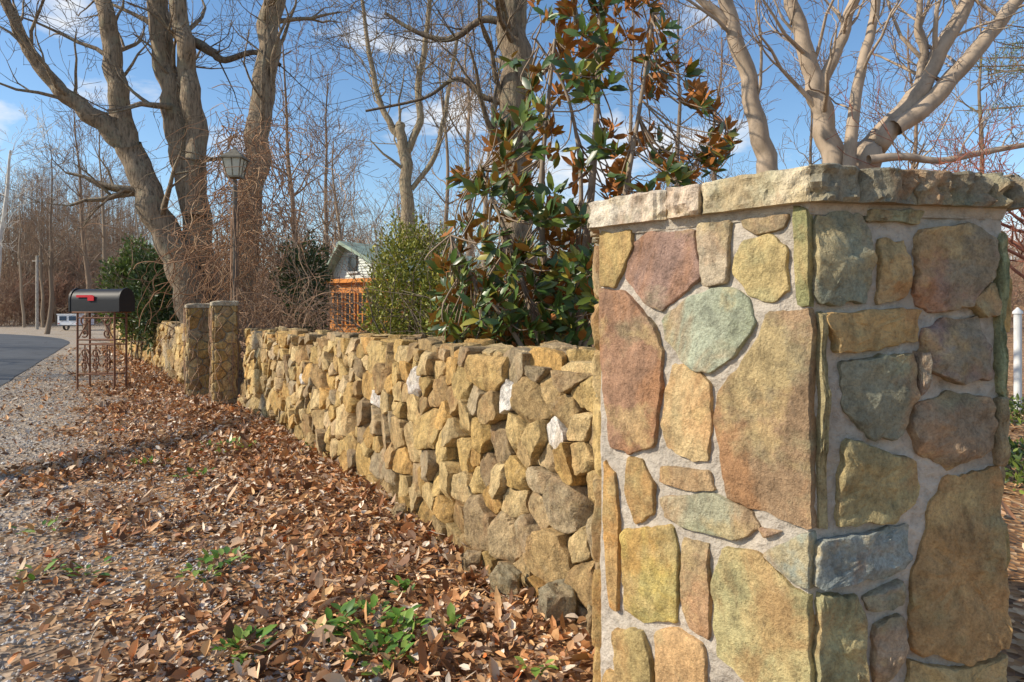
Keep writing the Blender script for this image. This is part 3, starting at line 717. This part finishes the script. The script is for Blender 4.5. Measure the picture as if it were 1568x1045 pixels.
# ================================================================= SHRUBS
def shrub(name,c,rad,n,ls,pal,seed,mat=M_green,lump=.35):
    rs=np.random.RandomState(seed); mb=MB(); root=empty(name)
    u=rs.normal(size=(n,3)); u/=np.linalg.norm(u,axis=1)[:,None]
    k=np.array([1+lump*nz(*(q*2.2+seed))+.3*nz(*(q*6+seed))+.15*nz(*(q*14+seed)) for q in u])
    f=rs.uniform(.35,1.04,n)**.45
    C=np.array(c)+u*np.array(rad)*(k*f)[:,None]
    ok=C[:,2]>.05; C,u,f=C[ok],u[ok],f[ok]; n=len(C)
    D=u*.8+rs.normal(size=(n,3))*.6; D[:,2]+=.35
    L=rs.uniform(.7,1.3,n)*ls; g=np.array(pal)[rs.choice(len(pal),n)]*rs.uniform(.7,1.2,(n,1))
    leaves(mb,C,D,u+rs.normal(size=(n,3))*.6,L,L*.45,rs.normal(0,.15,n),g)
    mb.obj('foliage',mat,root)
    t=Tree(); rr=random.Random(seed)
    for q in range(9):
        grow(t,np.array([c[0]+rr.gauss(0,.1),c[1]+rr.gauss(0,.1),-.05]),uv(np.array([rr.gauss(0,.35),rr.gauss(0,.35),1])),(c[2]+rad[2])*.8,.02,2,rr,(.22,.16,.12),(3,4,4),.05)
    t.obj('branches',M_bark,root)
YG=[(.34,.33,.05),(.26,.28,.045),(.44,.40,.07),(.17,.19,.035)]; DG=[(.06,.10,.03),(.09,.13,.035),(.045,.075,.025)]; MG=[(.14,.20,.04),(.20,.26,.05),(.08,.12,.03)]
p=at(632,455,8.6); shrub('round_evergreen_shrub',(p[0],p[1],1.42),(.58,.55,1.05),16000,.05,YG,1,lump=.22)
p=at(695,480,8.2); shrub('round_evergreen_shrub',(p[0],p[1],1.15),(.45,.5,.85),7000,.05,YG,2)
p=at(740,500,6.6); shrub('evergreen_shrub',(p[0],p[1],.9),(.5,.4,.7),6000,.06,MG,8)
p=at(860,500,7.2); shrub('evergreen_shrub',(p[0],p[1],.9),(.7,.4,.75),6000,.06,DG,9)
p=at(215,430,19); shrub('rhododendron_shrub',(p[0],p[1],1.9),(.95,.8,1.3),8000,.12,MG,3)
p=at(250,440,17.5); shrub('rhododendron_shrub',(p[0],p[1],1.7),(.7,.7,1.2),6000,.12,DG,4)
p=at(465,430,12.3); shrub('evergreen_shrub',(p[0],p[1],1.75),(.40,.45,.85),5000,.07,DG,5,lump=.6)
p=at(1600,760,5.5); shrub('ivy_ground_cover',(p[0],p[1],.05),(.6,.8,.2),2500,.06,MG,6)
p=at(1600,600,8.5); shrub('ivy_ground_cover',(p[0],p[1],.05),(1.0,.8,.2),2500,.06,MG,7)
tb=Tree(); p=at(1558,520,9.5); tb.tube([(p[0],p[1],0),(p[0],p[1],1.35)],[.05,.05],8,(.8,.8,.78)); tb.tube([(p[0],p[1],1.35),(p[0],p[1],1.38),(p[0],p[1],1.44)],[.065,.065,.01],8,(.8,.8,.78)); tb.obj('white_post',M_twig)
p=at(1540,40,13)
tb=Tree(); pt=empty('pine_tree'); r=random.Random(3); mb=MB()
tx=p[0]+2.2; tb.tube([(tx,13,-.2),(tx+.1,13,4),(tx,13,9)],[.2,.15,.06],9,(.3,.22,.16))
for q in range(26):
    z=r.uniform(5.6,8.5); a=r.uniform(2.2,4.2); l=r.uniform(1.4,3.4)*(1-(z-5.6)/5); P=[np.array([tx,13,z])]
    for i in range(6): P.append(P[-1]+np.array([math.cos(a)*l/6,math.sin(a)*l/6,-.03+.02*i+r.gauss(0,.03)]))
    tb.tube(P,np.linspace(.03,.008,7),4,(.3,.2,.14))
    n=260; k=RS.randint(1,6,n); C=np.array(P)[k]+RS.normal(size=(n,3))*np.array([.14,.14,.06])
    L=RS.uniform(.08,.14,n); leaves(mb,C,RS.normal(size=(n,3))+np.array([math.cos(a),math.sin(a),.3]),rdir(n),L,L*.12,RS.normal(0,.1,n),np.array([(.17,.21,.05),(.28,.28,.07),(.10,.14,.04)])[RS.choice(3,n)])
tb.obj('trunk',M_bark,pt); mb.obj('needles',M_green,pt)
# ================================================================= VINES
tb=Tree(); r=random.Random(55)
for k in range(520):
    px=r.gauss(375,44); top=r.uniform(170,410); Y=r.uniform(11.2,14.0)
    if px<325: top=max(top,380)
    p=at(px,top,Y); P=[p]; d=np.array([r.gauss(0,.5),r.gauss(0,.3),r.gauss(0,.5)])
    for i in range(10):
        d=uv(d*.75+np.array([r.gauss(0,.45),r.gauss(0,.3),r.gauss(-.22,.35)])); P.append(P[-1]+d*r.uniform(.1,.22))
        if P[-1][2]<.1: break
    if len(P)>2: tb.tube(spl(P,3),np.full((len(P)-1)*3+1,r.uniform(.004,.009)),3,r.choice([(.42,.24,.14),(.33,.19,.11),(.5,.33,.2),(.22,.14,.09)]))
for k in range(120):
    px=r.uniform(390,490); Y=r.uniform(10.8,12.5); p=at(px,500,Y); P=[p]; d=np.array([r.gauss(0,.3),0,1.])
    for i in range(9):
        d=uv(d*.8+np.array([r.gauss(0,.3),r.gauss(0,.2),-.18])); P.append(P[-1]+d*.16)
    tb.tube(spl(P,3),np.full(28,.005),3,(.38,.24,.15))
for k in range(60):
    cxy=[(-4.30,10.2),(-5.08,11.05),(-4.46,11.0)][k%3]; w_=[.2,.2,.06][k%3]; P=[]
    a=r.uniform(0,6.28)
    for i in range(12): 
        a+=r.gauss(0,.35); P.append(np.array([cxy[0]+math.cos(a)*w_,cxy[1]+math.sin(a)*w_-.02,i*[.13,.13,.28][k%3]]))
    tb.tube(spl(P,2),np.full(23,.006),3,(.36,.23,.15))
tb.obj('vine_tangle',M_twig)
# ================================================================= LAMP POST
root=empty('lamp_post'); mb=Tree(); gl=MB()
cx,cy=at(360,475,11)[:2]; k_=.84; zb_=3.53
def zz(z): return zb_+(z-3.53)*.9
mb.tube([(cx,cy,0),(cx,cy,.3),(cx,cy,.32),(cx,cy,3.3),(cx,cy,3.5)],[.07,.07,.04,.035,.03],10,(.16,.13,.10))
def frus(b,z0,z1,w0,w1,col):
    w0*=k_;w1*=k_; z0,z1=zz(z0),zz(z1)
    v=[(cx+sx*w0,cy+sy*w0,z0) for sx,sy in((-1,-1),(1,-1),(1,1),(-1,1))]+[(cx+sx*w1,cy+sy*w1,z1) for sx,sy in((-1,-1),(1,-1),(1,1),(-1,1))]
    b.add(v,[(0,1,5),(0,5,4),(1,2,6),(1,6,5),(2,3,7),(2,7,6),(3,0,4),(3,4,7),(4,5,6),(4,6,7),(0,2,1),(0,3,2)],col)
LB=(.17,.15,.11)
frus(gl,3.56,3.86,.115,.17,(.8,.8,.7))
frus(mb,3.53,3.56,.135,.135,LB); frus(mb,3.86,3.89,.21,.21,LB); frus(mb,3.89,4.03,.20,.04,LB); frus(mb,4.03,4.09,.03,.015,LB)
for sx,sy in((-1,-1),(1,-1),(1,1),(-1,1)): mb.tube([(cx+sx*.12*k_,cy+sy*.12*k_,zz(3.56)),(cx+sx*.175*k_,cy+sy*.175*k_,zz(3.86))],[.012,.012],4,LB)
for sx,sy in((0,-1),(0,1),(-1,0),(1,0)): mb.tube([(cx+sx*.122*k_,cy+sy*.122*k_,zz(3.56)),(cx+sx*.177*k_,cy+sy*.177*k_,zz(3.86))],[.008,.008],4,LB)
mb.obj('post_and_frame',mat_attr('old_bronze',.5,20,.1,.01),root,smooth=False); gl.obj('frosted_panes',mat_attr('frosted_glass',.3,20,0,.01,lo=.9,hi=1.05,trans=.45),root,smooth=False)
# ================================================================= MAILBOX
root=empty('mailbox'); mb=Tree(); ir=Tree(); fl=MB()
YM=12.2; A=at(118,475,YM); Bq=at(194,475,YM-.25); ax=uv(np.array([Bq[0]-A[0],Bq[1]-A[1],0])); L=np.linalg.norm((Bq-A)[:2]); sd=np.array([-ax[1],ax[0],0]); 
zb=EYE-(477-475)/F*YM; hgt=.40; w=.17; low=.2
prof=[(-w,0),(-w,low)]+[(-w*math.cos(t),low+(hgt-low)*math.sin(t)) for t in np.linspace(.15,math.pi-.15,11)]+[(w,low),(w,0)]
org=np.array([A[0],A[1],zb])
n=len(prof)
def shell(b,s0,s1,k,col):
    V=[org+ax*s0+sd*x*k+np.array([0,0,z*k]) for x,z in prof]+[org+ax*s1+sd*x*k+np.array([0,0,z*k]) for x,z in prof]
    T=[]
    for i in range(n): j=(i+1)%n; T+=[(i,j,n+j),(i,n+j,n+i)]
    for i in range(1,n-1): T+=[(0,i+1,i),(n,n+i,n+i+1)]
    b.add(V,T,col)
BK=(.014,.014,.016); RM=np.stack([ax,sd,np.array([0,0,1.])],1)
shell(mb,.03,L,1,BK); shell(mb,0,.035,1.05,BK); shell(mb,L-.02,L+.012,1.04,BK)
mb.box(org+ax*(-.015)+np.array([0,0,hgt*.8]),(.03,.05,.04),BK)
fl.box(org+ax*L*.33-sd*(w+.012)+np.array([0,0,.27]),(.34,.012,.04),(.6,.02,.03),RM)
fl.box(org+ax*L*.46-sd*(w+.014)+np.array([0,0,.235]),(.13,.014,.09),(.6,.02,.03),RM)
RU=(.18,.085,.05)
x0,x1=L*.14,L*.88; zt=zb-.01
def q(s,z,o=0): return org*np.array([1,1,0])+ax*s+sd*o+np.array([0,0,z])
ir.box(q((x0+x1)/2,zt),(x1-x0+.16,.34,.02),RU,RM)
for o in(-.13,.13):
    for s in(x0,x1): ir.tube([q(s,-.1,o),q(s,zt,o)],[.018,.018],6,RU)
    for z in(.28,.80,.88,zt-.1): ir.tube([q(x0,z,o),q(x1,z,o)],[.014,.014],5,RU)
    def scroll(cx_,cz,r0,turn,ph,sgn=1):
        P=[q(cx_+sgn*r0*(1-t*.8)*math.cos(ph+t*turn),cz+r0*(1-t*.8)*math.sin(ph+t*turn),o) for t in np.linspace(0,1,20)]; ir.tube(P,np.full(20,.014),5,RU)
    W_=(x1-x0)
    if o<0:
        for c in(.2,.5,.8):
            for z in(.42,.64): scroll(x0+W_*c,z,.09,8,0,1 if c<.6 else -1)
            scroll(x0+W_*c,.53,.07,7,2,-1); ir.tube([q(x0+W_*c,.28,o),q(x0+W_*c,.80,o)],[.012,.012],5,RU)
        for c,sg in((.2,1),(.8,-1)): scroll(x0+W_*c,zt-.16,.10,7,1.2,sg); scroll(x0+W_*c,1.0,.08,7,4,sg)
        ir.tube(spl([q(x0,.88,o),q(x0+W_*.5,zt-.05,o),q(x1,.88,o)],6),np.full(13,.012),5,RU)
mb.obj('box',mat_attr('black_paint',.5,25,.05,.004,lo=.85,hi=1.2,spec=.3),root,sharp=30); ir.obj('iron_scroll_stand',mat_attr('rusty_iron',.75,40,.3,.004),root); fl.obj('red_flag',mat_attr('red_paint',.4,30,0,.01,lo=.9,hi=1.05),root,smooth=False)
# ================================================================= HOUSE
root=empty('house'); sdg=MB(); rf=MB(); bk=MB(); wn=MB(); tr=MB()
Yh=20.0
xa=at(500,475,Yh)[0]; xb=at(612,475,Yh)[0]; xm=at(530,475,Yh)[0]
ze=EYE+(475-415)/F*Yh; zr=EYE+(475-376)/F*Yh
Z0=EYE-(432-475)/F*Yh
D_=6
def quad(b,P,col): b.add(P,[(0,1,2),(0,2,3)],col)
wallL,wallR=xa,xb
for k in range(14):
    z0=Z0+(zr-Z0)*k/14; z1=Z0+(zr-Z0)*(k+1)/14
    def hw(z,side):
        if z<=ze: return wallL if side<0 else wallR
        t=(z-ze)/(zr-ze); return wallL+(xm-wallL)*t if side<0 else wallR+(xm-wallR)*t
    quad(sdg,[(hw(z0,-1),Yh-.02,z0),(hw(z0,1),Yh-.02,z0),(hw(z1,1),Yh,z1),(hw(z1,-1),Yh,z1)],(.72,.76,.70))
quad(sdg,[(wallR,Yh,Z0),(wallR,Yh+D_,Z0),(wallR,Yh+D_,ze),(wallR,Yh,ze)],(.7,.73,.7)); quad(sdg,[(wallL,Yh+D_,Z0),(wallL,Yh,Z0),(wallL,Yh,ze),(wallL,Yh+D_,ze)],(.7,.73,.7))
for a,sg in((wallL,-1),(wallR,1)):
    o=.25*sg; sl=(zr-ze)/abs(xm-a); e=np.array([a+o,0,ze-abs(o)*sl]); 
    v=[(e[0],Yh-.35,e[2]+.02),(xm,Yh-.35,zr+.02),(xm,Yh+D_+.3,zr+.02),(e[0],Yh+D_+.3,e[2]+.02)]
    v+=[(x,y,z+.1) for x,y,z in v]
    rf.add(v,[(0,1,2),(0,2,3),(4,6,5),(4,7,6),(0,5,1),(0,4,5),(1,6,2),(1,5,6),(2,7,3),(2,6,7),(3,4,0),(3,7,4)],(.34,.42,.32))
bx0,bx1=xa-.1,xb+.1
bk.box(((bx0+bx1)/2,Yh+2.9,Z0/2),(bx1-bx0,5.9,Z0),(.55,.2,.05))
OR=(.80,.30,.06)
tr.box(((bx0+bx1)/2,Yh-.14,Z0+.04),(bx1-bx0+.2,.1,.12),OR)
for k in range(4):
    xc=bx0+.38+k*.5
    wn.box((xc,Yh-.08,1.45),(.30,.03,.9),(.04,.045,.05))
    for dx in(-.18,0,.18): tr.box((xc+dx,Yh-.10,1.45),(.035,.03,.96),OR)
    for dz in(-.47,-.16,.16,.47): tr.box((xc,Yh-.105,1.45+dz),(.40,.03,.03),OR)
wn.box((xm+.25,Yh-.04,Z0+.55),(.32,.03,.5),(.05,.06,.07))
tr.box((xm+.25,Yh-.05,Z0+.83),(.42,.05,.05),(.8,.8,.78)); tr.box((xm+.25,Yh-.05,Z0+.28),(.42,.05,.05),(.8,.8,.78))
m,nt,p_=newmat('orange_brick'); b=N(nt,'ShaderNodeTexBrick'); 
cb=N(nt,'ShaderNodeCombineXYZ'); sp=N(nt,'ShaderNodeSeparateXYZ'); nt.links.new(objc(nt),sp.inputs[0]); nt.links.new(sp.outputs[0],cb.inputs[0]); nt.links.new(sp.outputs[2],cb.inputs[1])
nt.links.new(cb.outputs[0],b.inputs['Vector'])
b.inputs['Color1'].default_value=(.78,.30,.06,1); b.inputs['Color2'].default_value=(.64,.22,.04,1); b.inputs['Mortar'].default_value=(.5,.36,.22,1); b.inputs['Scale'].default_value=4
nt.links.new(b.outputs[0],p_.inputs['Base Color']); p_.inputs['Roughness'].default_value=.85
sdg.obj('clapboard_gable',mat_attr('siding',.6,5,0,.01,lo=.9,hi=1.05),root,smooth=False); rf.obj('roof',mat_attr('metal_roof',.5,6,.1,.01),root,smooth=False)
bk.obj('brick_storey',m,root,smooth=False); wn.obj('windows',mat_attr('window_glass',.1,4,0,.01,spec=.6),root,smooth=False); tr.obj('trim',mat_attr('trim',.6,6,0,.01,lo=.9,hi=1.05),root,smooth=False)
th=math.radians(-32); pc=Vector(((xa+xb)/2-.35,Yh,0)); R2=Vector((pc.x*math.cos(th)-pc.y*math.sin(th),pc.x*math.sin(th)+pc.y*math.cos(th),0)); root.location=pc-R2; root.rotation_euler=(0,0,th)
# ================================================================= SMALL WHITE TRAILER, POLE
root=empty('white_utility_trailer'); b1=MB(); b2=MB(); wh=Tree()
Yc=47; c0=at(104,475,Yc); zc=.02
b1.box((c0[0],Yc+.9,zc+.72),(1.42,1.8,.72),(.85,.86,.88)); b1.box((c0[0],Yc+.9,zc+1.10),(1.5,1.9,.06),(.8,.81,.83))
for sx in(-1,1):
    b2.box((c0[0]+sx*.33,Yc-.012,zc+.82),(.48,.03,.30),(.04,.07,.12)); b2.box((c0[0]+sx*.62,Yc-.015,zc+.46),(.10,.03,.07),(.5,.03,.02))
    b2.box((c0[0]+sx*.68,Yc+.9,zc+.42),(.2,.7,.05),(.2,.2,.2)); wh.tube([(c0[0]+sx*.60,Yc+.9,zc+.24),(c0[0]+sx*.78,Yc+.9,zc+.24)],[.26,.26],14,(.02,.02,.02))
    b2.box((c0[0]+sx*.25,Yc+2.3,zc+.34),(.06,1.3,.06),(.1,.1,.1),[[1,-sx*.3,0],[sx*.3,1,0],[0,0,1]])
b2.box((c0[0],Yc+.9,zc+.34),(1.3,1.7,.06),(.1,.1,.1))
b1.obj('box_body',mat_attr('white_trailer_paint',.35,4,0,.01,lo=.95,hi=1.02,spec=.5),root,smooth=False); b2.obj('windows_and_frame',mat_attr('trailer_glass',.25,4,0,.01),root,smooth=False); wh.obj('wheels',mat_attr('tyre',.8,10,0,.01),root)
tb=Tree(); p=at(57,475,50); tb.tube([(p[0],50,-.2),(p[0],50,5.4)],[.11,.09],8,(.45,.40,.34)); tb.box((p[0],50,5.0),(.7,.08,.08),(.3,.27,.24)); tb.obj('utility_pole',M_bark)
tb=Tree(); r3=random.Random(8)
limb(tb,[(-8,480,7),(0,380,6),(10,300,5),(16,230,3)],34,(.66,.62,.55),r3,12,3,2.0,start=.3,minr=.008)
tb.obj('white_birch_tree',M_bsm)
# ================================================================= LIGHT
el=math.radians(33); azv=np.array([-.985,-.16]); azv/=np.linalg.norm(azv)
tosun=Vector((azv[0]*math.cos(el),azv[1]*math.cos(el),math.sin(el)))
sl=bpy.data.lights.new('sun','SUN'); sl.energy=5.0; sl.angle=math.radians(.53); sl.color=(1,.90,.74)
so=bpy.data.objects.new('sun',sl); scene.collection.objects.link(so); so.rotation_euler=tosun.to_track_quat('Z','Y').to_euler()
w=bpy.data.worlds.new('World'); scene.world=w; w.use_nodes=True; nt=w.node_tree; bg=nt.nodes['Background']
sky=N(nt,'ShaderNodeTexSky'); sky.sky_type='NISHITA'; sky.sun_disc=False; sky.sun_elevation=el; sky.sun_rotation=math.atan2(azv[0],azv[1])
sky.dust_density=.3; sky.ozone_density=1.8; sky.air_density=1.0
tc=N(nt,'ShaderNodeTexCoord').outputs['Generated']
cn=noise_n(nt,4.2,8,.56,mapping(nt,tc,(1,1,2.4)),.2)
cf=ramp(nt,cn,[(.53,0),(.64,.92)])
hs=N(nt,'ShaderNodeHueSaturation'); hs.inputs['Saturation'].default_value=1.15; hs.inputs['Value'].default_value=1.4; nt.links.new(sky.outputs[0],hs.inputs['Color'])
c=mix(nt,hs.outputs[0],(7.8,7.9,8.0),cf)
nt.links.new(c,bg.inputs['Color']); bg.inputs['Strength'].default_value=.125
# ================================================================= CAMERA
cam=bpy.data.cameras.new('camera'); co=bpy.data.objects.new('camera',cam); scene.collection.objects.link(co)
co.location=(0,0,EYE); co.rotation_euler=(math.radians(90),0,0); cam.lens=24; cam.sensor_width=36; cam.shift_y=-.030; cam.clip_start=.05; cam.clip_end=4000
scene.camera=co
scene.view_settings.view_transform='Standard'; scene.view_settings.look='None'; scene.view_settings.exposure=0
